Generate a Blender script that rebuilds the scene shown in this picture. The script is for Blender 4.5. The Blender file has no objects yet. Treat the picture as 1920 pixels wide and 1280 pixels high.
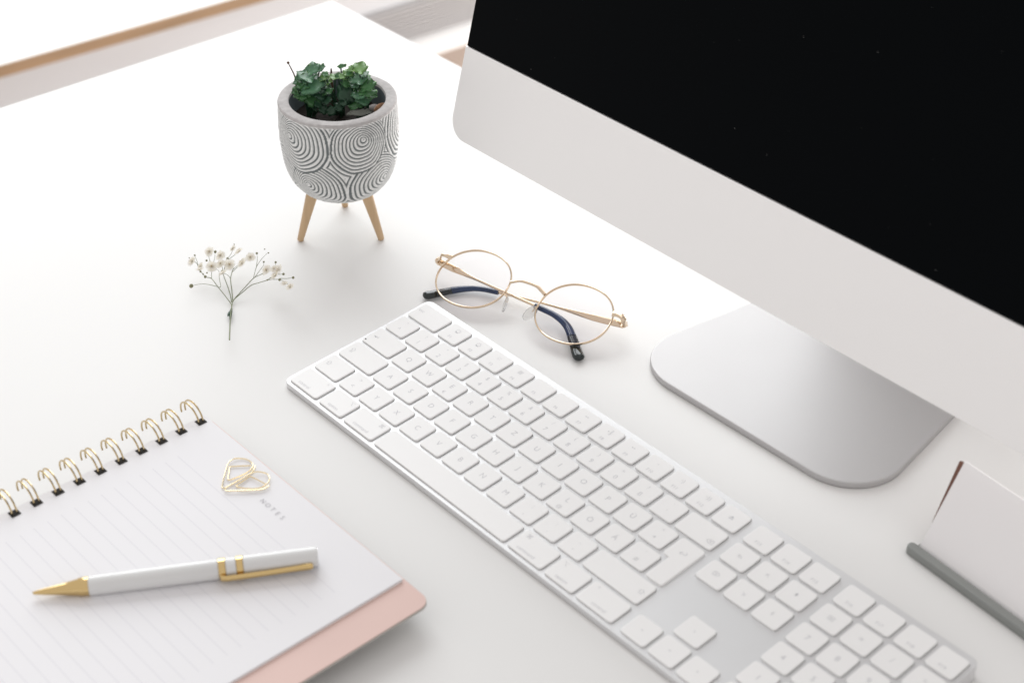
import bpy, bmesh, math, random
from mathutils import Vector, Matrix, noise
random.seed(7)
S = 0.001                      # the scene is written in millimetres, built in metres
PI = math.pi
scene = bpy.context.scene
C = bpy.context.collection

# ------------------------------------------------------------------ camera
cam = bpy.data.cameras.new("camera")
camo = bpy.data.objects.new("camera", cam)
C.objects.link(camo)
CAM = Vector([687.677,-445.322,612.525])
CR = Matrix([[0.671066,-0.435788,0.599799],[0.741366,0.387005,-0.548273],[0.006805,0.812598,0.582784]])
camo.matrix_world = Matrix.Translation(CAM * S) @ CR.to_4x4()
cam.sensor_width = 36.0
cam.lens = 59.08
cam.clip_start = 0.05
cam.clip_end = 60.0
cam.dof.use_dof = True
cam.dof.focus_distance = 1.045
cam.dof.aperture_fstop = 8.0
cam.dof.aperture_blades = 9
scene.camera = camo
# ------------------------------------------------------------------ world (dim warm room), window and added wall fill
w = bpy.data.worlds.new("World")
scene.world = w
w.use_nodes = True
bg = w.node_tree.nodes["Background"]
bg.inputs[0].default_value = (1.0, 0.965, 0.95, 1)
bg.inputs[1].default_value = 0.78
scene.view_settings.view_transform = 'Standard'
scene.view_settings.look = 'None'
scene.view_settings.exposure = 0.0
scene.view_settings.gamma = 1.0

def area(name, loc, aim, sx, sy, power, col):
    l = bpy.data.lights.new(name, 'AREA')
    l.shape = 'RECTANGLE'; l.size = sx; l.size_y = sy; l.energy = power; l.color = col
    o = bpy.data.objects.new(name, l); C.objects.link(o)
    o.location = Vector(loc)
    d = Vector(aim) - Vector(loc)
    o.rotation_euler = d.to_track_quat('-Z', 'Y').to_euler()
    return o
area("window_light", (-2.0, 1.45, 1.45), (0.05, 0.05, 0.0), 2.8, 2.4, 84, (0.94, 0.98, 1.0))
area("wall_fill_light", (-0.3, 3.1, -0.36), (-1.4, 1.1, -0.65), 1.8, 0.66, 88, (1.0, 0.98, 0.97))  # unseen fill lamp, added to brighten the floor, low wall and skirting

# ------------------------------------------------------------------ helpers
def lin(c):
    return tuple(((v / 255) / 12.92 if v / 255 <= 0.04045 else ((v / 255 + 0.055) / 1.055) ** 2.4) for v in c)

def mat(name, col, rough=0.5, metal=0.0, spec=0.5, bump=0.0, bscale=800.0, var=0.0, vscale=60.0, coat=0.0, trans=0.0, ior=1.45, rvar=0.0, stretch=None):
    m = bpy.data.materials.new(name); m.use_nodes = True
    nt = m.node_tree; N = nt.nodes; L = nt.links
    b = N["Principled BSDF"]
    b.inputs["Base Color"].default_value = (*col, 1)
    b.inputs["Roughness"].default_value = rough
    b.inputs["Metallic"].default_value = metal
    b.inputs["Specular IOR Level"].default_value = spec
    b.inputs["Coat Weight"].default_value = coat
    b.inputs["Transmission Weight"].default_value = trans
    b.inputs["IOR"].default_value = ior
    tc = N.new("ShaderNodeTexCoord")
    src = tc.outputs["Object"]
    if stretch:
        mp = N.new("ShaderNodeMapping"); mp.inputs["Scale"].default_value = stretch
        L.new(src, mp.inputs[0]); src = mp.outputs[0]
    if var > 0 or rvar > 0:
        n = N.new("ShaderNodeTexNoise"); n.inputs["Scale"].default_value = vscale; n.inputs["Detail"].default_value = 5
        L.new(src, n.inputs["Vector"])
        if var > 0:
            r = N.new("ShaderNodeValToRGB")
            r.color_ramp.elements[0].position = 0.3; r.color_ramp.elements[1].position = 0.7
            r.color_ramp.elements[0].color = (*[c * (1 - var) for c in col], 1)
            r.color_ramp.elements[1].color = (*[min(1, c * (1 + var)) for c in col], 1)
            L.new(n.outputs["Fac"], r.inputs[0]); L.new(r.outputs[0], b.inputs["Base Color"])
        if rvar > 0:
            mr = N.new("ShaderNodeMapRange")
            mr.inputs["To Min"].default_value = rough - rvar; mr.inputs["To Max"].default_value = rough + rvar
            L.new(n.outputs["Fac"], mr.inputs[0]); L.new(mr.outputs[0], b.inputs["Roughness"])
    if bump > 0:
        n2 = N.new("ShaderNodeTexNoise"); n2.inputs["Scale"].default_value = bscale; n2.inputs["Detail"].default_value = 3
        L.new(src, n2.inputs["Vector"])
        bp = N.new("ShaderNodeBump"); bp.inputs["Strength"].default_value = bump; bp.inputs["Distance"].default_value = 0.0004
        L.new(n2.outputs["Fac"], bp.inputs["Height"]); L.new(bp.outputs[0], b.inputs["Normal"])
    return m

M = {}
M['desk'] = mat('white_laminate', (0.795, 0.79, 0.78), 0.5, spec=0.16, bump=0.05, bscale=1500, var=0.008, vscale=9, rvar=0.04)
M['desk_edge'] = mat('desk_edge_band', (0.80, 0.80, 0.80), 0.5)
M['key'] = mat('key_plastic', (0.89, 0.885, 0.88), 0.5, spec=0.35, bump=0.05, bscale=4000)
M['legend'] = mat('legend_print', (0.57, 0.57, 0.59), 0.6)
M['slot_shade'] = mat('key_slot_shade', (0.02, 0.02, 0.02), 0.9)  # shade in the gaps around the keys, put in as colour
M['alu'] = mat('anodised_aluminium', (0.72, 0.72, 0.725), 0.52, metal=0.6, bump=0.06, bscale=5000, rvar=0.03, vscale=15)
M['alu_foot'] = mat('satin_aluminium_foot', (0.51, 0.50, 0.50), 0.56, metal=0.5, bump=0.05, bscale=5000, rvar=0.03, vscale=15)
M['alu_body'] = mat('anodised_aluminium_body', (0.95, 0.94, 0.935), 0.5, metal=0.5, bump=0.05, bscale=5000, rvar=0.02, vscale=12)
M['glass_black'] = mat('black_screen_glass', (0.0008, 0.0014, 0.0020), 0.06, spec=0.045, rvar=0.02, vscale=6)
M['dust'] = mat('dust', (0.34, 0.34, 0.33), 0.9)
M['dark'] = mat('dark_speck', (0.03, 0.03, 0.03), 0.8)
M['gold'] = mat('pale_gold_metal', (0.86, 0.66, 0.44), 0.22, metal=1.0, rvar=0.04, vscale=200)
M['rose'] = mat('rose_gold_metal', (0.74, 0.60, 0.45), 0.17, metal=1.0, rvar=0.04, vscale=200)
M['wire'] = mat('champagne_gold_wire', (0.60, 0.47, 0.27), 0.2, metal=1.0)
M['clipgold'] = mat('light_gold_wire', (0.90, 0.76, 0.50), 0.25, metal=1.0)
M['navy'] = mat('navy_acetate', (0.006, 0.024, 0.075), 0.12, spec=0.5, coat=0.3, var=0.3, vscale=120)
M['black_tip'] = mat('black_acetate', (0.004, 0.010, 0.010), 0.12, spec=0.5, coat=0.3)
M['silicone'] = mat('clear_silicone', (0.93, 0.93, 0.92), 0.12, trans=0.75, ior=1.2)
M['wood'] = mat('pale_beech_wood', (0.60, 0.42, 0.25), 0.5, var=0.16, vscale=90, stretch=(1, 1, 0.12), bump=0.1, bscale=600)
M['wood_edge'] = mat('raw_wood_edge', (0.33, 0.215, 0.125), 0.6, var=0.2, vscale=30, stretch=(1, 0.08, 1))
M['board'] = mat('white_board', (0.85, 0.85, 0.85), 0.4)
M['wall'] = mat('painted_wall', (0.60, 0.605, 0.62), 0.8, var=0.02, vscale=5, bump=0.1, bscale=90)
M['grille'] = mat('painted_grille', (0.43, 0.42, 0.42), 0.5)
M['white_trim'] = mat('white_trim', (0.88, 0.88, 0.87), 0.4)
M['floor'] = mat('pale_wood_floor', (0.50, 0.39, 0.32), 0.45, var=0.12, vscale=7, stretch=(1, 0.15, 1))
M['soil'] = mat('dark_soil', (0.018, 0.013, 0.010), 0.95, var=0.5, vscale=500, bump=0.9, bscale=700)
M['pot_rim'] = mat('grey_concrete', (0.47, 0.45, 0.445), 0.85, var=0.10, vscale=260, bump=0.35, bscale=1400)
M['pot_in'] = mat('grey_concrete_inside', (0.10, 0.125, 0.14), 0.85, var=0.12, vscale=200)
M['leaf'] = mat('green_leaf', (0.050, 0.150, 0.052), 0.33, spec=0.5, var=0.35, vscale=160)
M['leaf_light'] = mat('light_green_leaf', (0.14, 0.28, 0.085), 0.38, var=0.3, vscale=160)
M['leaf_pale'] = mat('bluish_green_leaf', (0.075, 0.185, 0.100), 0.36, var=0.3, vscale=160)
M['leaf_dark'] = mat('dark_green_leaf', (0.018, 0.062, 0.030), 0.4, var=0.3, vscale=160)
M['dry'] = mat('dry_leaf', (0.11, 0.115, 0.10), 0.8, var=0.35, vscale=300)
M['twig'] = mat('brown_twig', (0.085, 0.045, 0.025), 0.8, var=0.3, vscale=300)
M['stone'] = mat('grey_pebble', (0.22, 0.19, 0.18), 0.7, var=0.2, vscale=200)
M['bark'] = mat('tan_bark', (0.42, 0.22, 0.12), 0.7, var=0.25, vscale=250)
M['gyp_stem'] = mat('grey_green_stem', (0.18, 0.20, 0.11), 0.6, var=0.2, vscale=300)
M['gyp_leaf'] = mat('deep_green_sheath', (0.035, 0.075, 0.045), 0.5)
M['petal'] = mat('cream_petal', (0.92, 0.90, 0.86), 0.7)
M['petal_core'] = mat('tan_flower_heart', (0.60, 0.47, 0.28), 0.8)
M['bud'] = mat('olive_bud', (0.24, 0.235, 0.14), 0.7, var=0.3, vscale=700)
M['cover'] = mat('blush_pink_board', (0.70, 0.505, 0.455), 0.55, bump=0.1, bscale=1200, var=0.02, vscale=20)
M['cover_edge'] = mat('grey_board_core', (0.42, 0.40, 0.37), 0.8)
M['paper'] = mat('paper_edge', (0.80, 0.79, 0.80), 0.8)
M['hole'] = mat('punched_hole_shadow', (0.02, 0.018, 0.016), 0.9)
M['heading'] = mat('grey_print', (0.46, 0.45, 0.47), 0.8)
M['pen_white'] = mat('white_lacquer', (0.68, 0.68, 0.675), 0.2, spec=0.5, coat=0.2)
M['pen_gold'] = mat('polished_gold', (0.68, 0.50, 0.235), 0.16, metal=1.0)
M['sage'] = mat('sage_grey_metal', (0.27, 0.28, 0.27), 0.5, metal=0.25, bump=0.05)
M['brown_board'] = mat('brown_board', (0.17, 0.075, 0.05), 0.6)
M['card'] = mat('white_card', (0.88, 0.865, 0.87), 0.65, bump=0.05, bscale=900)

# leaves and petals let some light through
for k in ('leaf', 'leaf_light', 'leaf_pale', 'petal'):
    b = M[k].node_tree.nodes["Principled BSDF"]
    b.inputs["Subsurface Weight"].default_value = 0.25
    b.inputs["Subsurface Radius"].default_value = (0.002, 0.003, 0.001) if k != 'petal' else (0.003, 0.003, 0.002)

# clear spectacle lens: a thin glass that stays mostly see-through
m = bpy.data.materials.new('coated_lens'); m.use_nodes = True
nt = m.node_tree; N = nt.nodes; L = nt.links; N.clear()
o = N.new("ShaderNodeOutputMaterial"); mx = N.new("ShaderNodeMixShader")
tr = N.new("ShaderNodeBsdfTransparent"); tr.inputs[0].default_value = (0.975, 0.965, 0.972, 1)
gl = N.new("ShaderNodeBsdfGlossy"); gl.inputs["Roughness"].default_value = 0.03; gl.inputs[0].default_value = (0.9, 0.85, 1, 1)
fr = N.new("ShaderNodeFresnel"); fr.inputs[0].default_value = 1.12
L.new(fr.outputs[0], mx.inputs[0]); L.new(tr.outputs[0], mx.inputs[1]); L.new(gl.outputs[0], mx.inputs[2]); L.new(mx.outputs[0], o.inputs[0])
M['lens'] = m

# petals: thin, half see-through
nt = M['petal'].node_tree; N = nt.nodes; L = nt.links
tl = N.new("ShaderNodeBsdfTranslucent"); tl.inputs[0].default_value = (0.90, 0.87, 0.80, 1)
ms = N.new("ShaderNodeMixShader"); ms.inputs[0].default_value = 0.55
L.new(N["Principled BSDF"].outputs[0], ms.inputs[1]); L.new(tl.outputs[0], ms.inputs[2]); L.new(ms.outputs[0], N["Material Output"].inputs[0])

# ruled notebook page: printed lines across the sheet (flat print)
m = mat('ruled_page', (0.76, 0.75, 0.785), 0.75, bump=0.04, bscale=900)
nt = m.node_tree; N = nt.nodes; L = nt.links; b = N["Principled BSDF"]
tc = N.new("ShaderNodeTexCoord"); sp = N.new("ShaderNodeSeparateXYZ"); L.new(tc.outputs["Object"], sp.inputs[0])
def math_(op, a, bb=None):
    n = N.new("ShaderNodeMath"); n.operation = op
    for i, v in enumerate((a, bb)):
        if v is None: continue
        if isinstance(v, (int, float)): n.inputs[i].default_value = v
        else: L.new(v, n.inputs[i])
    return n.outputs[0]
NBY = -61.5                                                   # y of the page's head edge, root of the notebook
yy = math_('MULTIPLY', math_('ADD', sp.outputs[1], 0.0), 1000.0)   # mm, page y in notebook space
fr_ = math_('FRACT', math_('DIVIDE', math_('ADD', yy, 1000.0), 8.1))
line = math_('LESS_THAN', math_('ABSOLUTE', math_('SUBTRACT', fr_, 0.5)), 0.028)
inx = math_('MULTIPLY', math_('GREATER_THAN', sp.outputs[0], 0.0185), math_('LESS_THAN', sp.outputs[0], 0.162))
iny = math_('LESS_THAN', yy, -31.0)
fac = math_('MULTIPLY', math_('MULTIPLY', line, inx), iny)
mxc = N.new("ShaderNodeMix"); mxc.data_type = 'RGBA'
mxc.inputs[6].default_value = (0.795, 0.787, 0.805, 1); mxc.inputs[7].default_value = (0.695, 0.687, 0.72, 1)
L.new(fac, mxc.inputs[0]); L.new(mxc.outputs[2], b.inputs["Base Color"])
M['page'] = m

# carved pot wall: white wash on the ridges, bare grey concrete in the grooves
m = mat('carved_concrete', (0.5, 0.5, 0.5), 0.85, bump=0.3, bscale=1500)
nt = m.node_tree; N = nt.nodes; L = nt.links; b = N["Principled BSDF"]
at = N.new("ShaderNodeAttribute"); at.attribute_name = "wash"
n1 = N.new("ShaderNodeTexNoise"); n1.inputs["Scale"].default_value = 420; n1.inputs["Detail"].default_value = 4
tc = N.new("ShaderNodeTexCoord"); L.new(tc.outputs["Object"], n1.inputs["Vector"])
def math2(op, a, bb):
    n = N.new("ShaderNodeMath"); n.operation = op; n.use_clamp = True
    for i, v in enumerate((a, bb)):
        if isinstance(v, (int, float)): n.inputs[i].default_value = v
        else: L.new(v, n.inputs[i])
    return n.outputs[0]
f = math2('ADD', at.outputs["Fac"], 0.0)
f = math2('MULTIPLY', f, math2('ADD', math2('MULTIPLY', n1.outputs["Fac"], 0.7), 0.6))
mxc = N.new("ShaderNodeMix"); mxc.data_type = 'RGBA'
mxc.inputs[6].default_value = (0.165, 0.185, 0.187, 1); mxc.inputs[7].default_value = (0.80, 0.80, 0.79, 1)
L.new(f, mxc.inputs[0]); L.new(mxc.outputs[2], b.inputs["Base Color"])
M['carved'] = m

class MB:
    """collects vertices (mm) and faces"""
    def __init__(s): s.v = []; s.f = []
    def add(s, verts, faces):
        k = len(s.v); s.v += [tuple(p) for p in verts]; s.f += [tuple(i + k for i in q) for q in faces]; return s
    def mesh(s, name, origin=(0, 0, 0), smooth=True, angle=40):
        me = bpy.data.meshes.new(name)
        ox, oy, oz = origin
        me.from_pydata([((x - ox) * S, (y - oy) * S, (z - oz) * S) for x, y, z in s.v], [], s.f)
        bm = bmesh.new(); bm.from_mesh(me)
        bmesh.ops.recalc_face_normals(bm, faces=bm.faces); bm.to_mesh(me); bm.free()
        if smooth:
            me.polygons.foreach_set("use_smooth", [True] * len(me.polygons))
            me.set_sharp_from_angle(angle=math.radians(angle))
        me.update(); return me

def tag(o, label=None, cat=None, group=None, kind=None):
    if label: o["label"] = label
    if cat: o["category"] = cat
    if group: o["group"] = group
    if kind: o["kind"] = kind
    return o

def root(name, loc, label, cat, group=None, rot=None):
    o = bpy.data.objects.new(name, None); C.objects.link(o)
    o.empty_display_size = 0.02
    o.location = Vector(loc) * S
    if rot: o.rotation_euler = rot
    o['_o'] = list(loc)
    return tag(o, label, cat, group)

def link(name, me, material, parent=None, loc=None, label=None, kind=None):
    o = bpy.data.objects.new(name, me); C.objects.link(o)
    if material is not None and len(me.materials) == 0: me.materials.append(material)
    if parent is not None: o.parent = parent
    if loc is not None: o.location = Vector(loc) * S
    if label: o["label"] = label
    if kind: o["kind"] = kind
    return o

def part(name, mb, material, parent, org, label=None, kind=None, smooth=True, angle=40):
    """mesh written in world mm, stored relative to the thing's origin `org`"""
    return link(name, mb.mesh(name, org, smooth, angle), material, parent, None, label, kind)

def rounded(pts, rad, seg=6):
    out = []; n = len(pts)
    for i in range(n):
        r = rad[i] if isinstance(rad, (list, tuple)) else rad
        p = Vector(pts[i]).to_2d(); a = Vector(pts[i - 1]).to_2d(); b = Vector(pts[(i + 1) % n]).to_2d()
        if r <= 0: out.append((p.x, p.y)); continue
        u = (a - p).normalized(); v = (b - p).normalized()
        ang = u.angle(v); t = r / math.tan(ang / 2); cdir = (u + v).normalized(); cc = p + cdir * (r / math.sin(ang / 2))
        s0 = p + u * t - cc; s1 = p + v * t - cc
        a0 = math.atan2(s0.y, s0.x); a1 = math.atan2(s1.y, s1.x); d = a1 - a0
        while d > PI: d -= 2 * PI
        while d < -PI: d += 2 * PI
        for k in range(seg + 1):
            q = a0 + d * k / seg; out.append((cc.x + r * math.cos(q), cc.y + r * math.sin(q)))
    return out

def inset(pts, d):
    n = len(pts); out = []
    area_ = sum(pts[i][0] * pts[(i + 1) % n][1] - pts[(i + 1) % n][0] * pts[i][1] for i in range(n))
    sg = 1 if area_ > 0 else -1
    for i in range(n):
        p = Vector(pts[i]); a = Vector(pts[i - 1]); b = Vector(pts[(i + 1) % n])
        e1 = (p - a); e2 = (b - p)
        if e1.length < 1e-6: e1 = e2
        if e2.length < 1e-6: e2 = e1
        e1.normalize(); e2.normalize()
        n1 = Vector((-e1.y, e1.x)) * sg; n2 = Vector((-e2.y, e2.x)) * sg
        nn = (n1 + n2); nn.normalize(); c = max(0.35, nn.dot(n1))
        q = p + nn * (d / c); out.append((q.x, q.y))
    return out

def prism(mb, outline, z0, z1, bev=0.0, seg=3, zf=None, bev0=0.0):
    """closed solid from a flat outline with rounded upper (and lower) edge"""
    rings = []
    if bev0 > 0:
        for k in range(seg + 1):
            t = k / seg * PI / 2; rings.append((inset(outline, bev0 * (1 - math.sin(t))), z0 + bev0 * (1 - math.cos(t))))
    else: rings.append((outline, z0))
    if bev > 0:
        for k in range(seg + 1):
            t = k / seg * PI / 2; rings.append((inset(outline, bev * (1 - math.cos(t))), z1 - bev + bev * math.sin(t)))
        rings.append((inset(outline, bev * 1.25 + 0.01), z1))        # a flat support ring keeps the top face truly flat
    else: rings.append((outline, z1))
    n = len(outline); v = []; f = []
    for ring, z in rings: v += [(x, y, z if zf is None else zf(x, y, z)) for x, y in ring]
    for r in range(len(rings) - 1):
        for i in range(n):
            j = (i + 1) % n; f.append((r * n + i, r * n + j, (r + 1) * n + j, (r + 1) * n + i))
    f.append(tuple(range(n))[::-1]); k = (len(rings) - 1) * n; f.append(tuple(range(k, k + n)))
    return mb.add(v, f)

def box(mb, x0, x1, y0, y1, z0, z1, bev=0.0):
    return prism(mb, [(x0, y0), (x1, y0), (x1, y1), (x0, y1)], z0, z1, bev, 2)

def catmull(P, n):
    P = [Vector(p) for p in P]; out = []
    for i in range(len(P) - 1):
        p0 = P[max(i - 1, 0)]; p1 = P[i]; p2 = P[i + 1]; p3 = P[min(i + 2, len(P) - 1)]
        for k in range(n):
            t = k / n
            out.append(0.5 * ((2 * p1) + (p2 - p0) * t + (2 * p0 - 5 * p1 + 4 * p2 - p3) * t * t + (3 * p1 - p0 - 3 * p2 + p3) * t ** 3))
    out.append(P[-1]); return out

def tube(mb, P, r, nseg=8, closed=False, flat=None, up=(0, 0, 1), cap_round=False):
    """tube along P; r a number, list, or function of t in 0..1; flat = (width factor, height factor) functions"""
    P = [Vector(p) for p in P]; n = len(P); v = []; f = []
    prev = None
    for i in range(n):
        a = P[i - 1] if (i > 0 or closed) else P[i]; b = P[(i + 1) % n] if (i < n - 1 or closed) else P[i]
        T = (b - a).normalized()
        if flat is not None:
            U = Vector(up) - T * T.dot(Vector(up)); U.normalize(); W = T.cross(U)
        else:
            if prev is None:
                h = Vector((0, 0, 1)) if abs(T.z) < 0.9 else Vector((1, 0, 0)); U = (h - T * T.dot(h)).normalized()
            else: U = (prev - T * T.dot(prev)).normalized()
            prev = U; W = T.cross(U)
        t = i / max(1, n - 1)
        rr = r(t) if callable(r) else (r[i] if isinstance(r, (list, tuple)) else r)
        fw, fh = (flat(t) if callable(flat) else flat) if flat is not None else (1, 1)
        for k in range(nseg):
            q = 2 * PI * k / nseg
            v.append(P[i] + W * (math.cos(q) * rr * fw) + U * (math.sin(q) * rr * fh))
    m_ = n if closed else n - 1
    for i in range(m_):
        for k in range(nseg):
            j = (i + 1) % n; l = (k + 1) % nseg
            f.append((i * nseg + k, i * nseg + l, j * nseg + l, j * nseg + k))
    if not closed:
        f.append(tuple(range(nseg))[::-1]); k = (n - 1) * nseg; f.append(tuple(range(k, k + nseg)))
    return mb.add(v, f)

def lathe(mb, prof, axis0, axisdir, nseg=32):
    """prof = [(r, h)] along axisdir from axis0; closes poles where r = 0"""
    A = Vector(axis0); D = Vector(axisdir).normalized()
    h = Vector((0, 0, 1)) if abs(D.z) < 0.9 else Vector((1, 0, 0))
    U = (h - D * D.dot(h)).normalized(); W = D.cross(U); v = []; f = []
    for r, z in prof:
        for k in range(nseg):
            q = 2 * PI * k / nseg; v.append(A + D * z + (U * math.cos(q) + W * math.sin(q)) * max(r, 1e-3))
    for i in range(len(prof) - 1):
        for k in range(nseg):
            l = (k + 1) % nseg; f.append((i * nseg + k, i * nseg + l, (i + 1) * nseg + l, (i + 1) * nseg + k))
    f.append(tuple(range(nseg))[::-1]); k = (len(prof) - 1) * nseg; f.append(tuple(range(k, k + nseg)))
    return mb.add(v, f)

def blob(mb, c, r, seg=8, rings=5, sq=(1, 1, 1), jit=0.0):
    c = Vector(c); v = []; f = []
    for i in range(rings + 1):
        t = PI * i / rings
        for k in range(seg):
            q = 2 * PI * k / seg; j = 1 + random.uniform(-jit, jit)
            v.append((c.x + r * sq[0] * j * max(math.sin(t), 0.02) * math.cos(q), c.y + r * sq[1] * j * max(math.sin(t), 0.02) * math.sin(q), c.z + r * sq[2] * math.cos(t)))
    for i in range(rings):
        for k in range(seg):
            l = (k + 1) % seg; f.append((i * seg + k, i * seg + l, (i + 1) * seg + l, (i + 1) * seg + k))
    return mb.add(v, f)

TEXT = {}
def text_mesh(s, size, thin=-0.006):
    key = (s, size)
    if key in TEXT: return TEXT[key]
    cu = bpy.data.curves.new("print", 'FONT'); cu.body = s; cu.size = size * S; cu.align_x = 'CENTER'; cu.align_y = 'CENTER'
    cu.offset = thin * size * S
    cu.resolution_u = 4
    o = bpy.data.objects.new("print", cu); C.objects.link(o)
    dg = bpy.context.evaluated_depsgraph_get()
    me = bpy.data.meshes.new_from_object(o.evaluated_get(dg))
    C.objects.unlink(o); bpy.data.objects.remove(o)
    me.materials.clear(); me.materials.append(M['legend'])
    TEXT[key] = me; return me

# ------------------------------------------------------------------ the room: floor, window wall, grille, sill, desk
b = MB(); box(b, -3200, 1800, -2500, 4200, -760, -752)
link('floor', b.mesh('floor', smooth=False), M['floor'], kind='structure')
WD = Vector((0.0798, 0.9968, 0)); WN = Vector((0.9968, -0.0798, 0)); W0 = Vector((-1520, 1300, 0))
def wbox(mb, y0, y1, n0, n1, z0, z1, bev=0.0):
    """box along the window wall: y range along it, n out of it into the room"""
    t = MB(); box(t, n0, n1, y0, y1, z0, z1, bev)
    return mb.add([W0 + WN * x + WD * y + Vector((0, 0, z)) for x, y, z in t.v], t.f)
b = MB(); wbox(b, -2600, 2600, -160, 0, -752, -590)
link('wall', b.mesh('wall', smooth=False), M['wall'], kind='structure')
o = root('window_sill', (-1500, 800, -540), 'white windowsill board with a raw wooden front edge beyond the left of the desk', 'windowsill')
b = MB(); wbox(b, -2600, 2600, -420, 76, -534.5, -517.5, 1.5); part('sill_board', b, M['board'], o, (-1500, 800, -540))
b = MB(); wbox(b, -2600, 2600, 76.3, 82, -535.5, -517, 1.0); part('wooden_edge', b, M['wood_edge'], o, (-1500, 800, -540))
b = MB(); wbox(b, -2600, 2600, -160, 2, -590.5, -535); part('sill_apron', b, M['wall'], o, (-1500, 800, -540))
o = root('convector_heater', (-1500, 1300, -700), 'pale grey low convector grille with fine slats on the wall behind the desk', 'heater')
b = MB(); wbox(b, -200, 2300, 2, 6, -724, -655); part('back_panel', b, M['grille'], o, (-1500, 1300, -700))
for k in range(9):
    b = MB(); z = -722 + k * 7.4; wbox(b, -200, 2300, 6.5, 18, z, z + 4.6, 0.8); part('slat', b, M['grille'], o, (-1500, 1300, -700))
o = root('skirting_board', (-1500, 1300, -752), 'bright white skirting ledge between the grille and the wooden floor', 'skirting')
b = MB(); b.add([W0 + WN * n + WD * y + Vector((0, 0, z)) for y in (-2600, 2600) for n, z in ((1, -751.8), (42, -751.8), (42, -746), (8, -725), (1, -725))], [(0, 1, 2, 3, 4), (9, 8, 7, 6, 5)] + [(k, k + 5, (k + 1) % 5 + 5, (k + 1) % 5) for k in range(5)]); part('ledge', b, M['white_trim'], o, (-1500, 1300, -752))

o = root('desk', (-20, 0, -26), 'white desk with a plain matt top that everything stands on', 'desk')
ol = rounded([(-447, -345), (1250, -345), (1250, 356), (-425, 356)], 2.0, 4)
b = MB(); prism(b, ol, -26, 0, 1.2, 3, None, 1.0); part('desk_top', b, M['desk'], o, (-20, 0, -26), angle=50)

# ------------------------------------------------------------------ keyboard
TILT = math.asin(6.8 / 114.9)
PXK, PYK, E1 = 19.0, 18.311, 3.505
kb = root('keyboard', (0, 0, 5.5), 'slim white keyboard with numeric pad on a silver aluminium plate', 'keyboard', rot=(TILT, 0, 0))
ol = rounded([(-0.3, -2.8), (418.3, -2.8), (418.3, 112.2), (-0.3, 112.2)], 5.0, 8)
ct, st = math.cos(TILT), math.sin(TILT)
def under(x, y, z): return z if z > -2.5 else -(5.5 + y * st) / ct + 0.5
b = MB(); prism(b, ol, -3.6, -1.22, 0.45, 3, under)
link('keyboard_body', b.mesh('keyboard_body', angle=50), M['alu'], kb)
GX, GY = 2.7, 2.45
KEYM = {}
def key_mesh(w, h):
    k = (round(w, 2), round(h, 2))
    if k not in KEYM:
        b = MB(); prism(b, rounded([(0, 0), (w, 0), (w, h), (0, h)], 1.9, 4), -1.2, 0, 0.32, 2)
        KEYM[k] = b.mesh('key', angle=60)
    return KEYM[k]
GAPM = {}
def key_gap_shade(o, w, h):
    # near-black sheet painting the shade between key and plate cut-out, wider on the right
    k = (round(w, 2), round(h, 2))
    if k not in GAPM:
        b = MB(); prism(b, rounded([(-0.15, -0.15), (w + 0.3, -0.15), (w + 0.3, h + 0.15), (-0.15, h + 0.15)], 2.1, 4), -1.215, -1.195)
        GAPM[k] = b.mesh('key_gap_shade', smooth=False)
    link('key_gap_shade', GAPM[k], M['slot_shade'], o)
def legend(keyo, s, x, y, size):
    me = text_mesh(s, size)
    link('legend', me, None, keyo, (x, y, 0.035))
def key(u0, u1, r0, ex=0, rows=1, prints=(), name='key', label=None):
    x0 = u0 * PXK + GX + ex * E1; x1 = u1 * PXK + ex * E1
    y0 = r0 * PYK; h = PYK * rows - GY
    o = link(name, key_mesh(x1 - x0, h), M['key'], kb, (x0, y0, 0), label)
    wd = x1 - x0; key_gap_shade(o, wd, h)
    for s, fx, fy, sz in prints: legend(o, s, fx * wd if fx <= 1 else fx, fy * h, sz)
    return o
BIG, SM = 5.0, 3.3
def one(s, sz=BIG): return [(s, 0.5, 0.5, sz)]
def two(lo, hi): return [(lo, 0.5, 0.30, 4.6), (hi, 0.5, 0.72, 3.9)]
# bottom row
key(0, 1.5, 0, prints=[("control", 0.42, 0.2, SM), ("^", 0.82, 0.8, 3.6)])
key(1.5, 2.75, 0, prints=[("option", 0.5, 0.2, SM), ("\u2325", 0.8, 0.78, 3.6)])
key(2.75, 4.25, 0, prints=[("command", 0.5, 0.2, SM), ("\u2318", 0.82, 0.78, 4.0)])
key(4.25, 10.25, 0, name='space_bar', label='long blank space bar in the front row')
key(10.25, 11.75, 0, prints=[("command", 0.45, 0.2, SM), ("\u2318", 0.18, 0.78, 4.0)])
key(11.75, 13, 0, prints=[("option", 0.5, 0.2, SM), ("\u2325", 0.2, 0.78, 3.6)])
key(13, 14.5, 0, prints=[("control", 0.55, 0.2, SM), ("^", 0.18, 0.8, 3.6)])
# shift row
key(0, 1.25, 1, prints=[("\u21e7", 0.22, 0.5, 4.6)])
key(1.25, 2.25, 1, prints=two("<", ">"))
for i, ch in enumerate("YXCVBNM"): key(2.25 + i, 3.25 + i, 1, prints=one(ch))
for i, (lo, hi) in enumerate(((",", ";"), (".", ":"), ("-", "_"))): key(9.25 + i, 10.25 + i, 1, prints=two(lo, hi))
key(12.25, 14.5, 1, prints=[("\u21e7", 0.9, 0.5, 4.6)])
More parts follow.
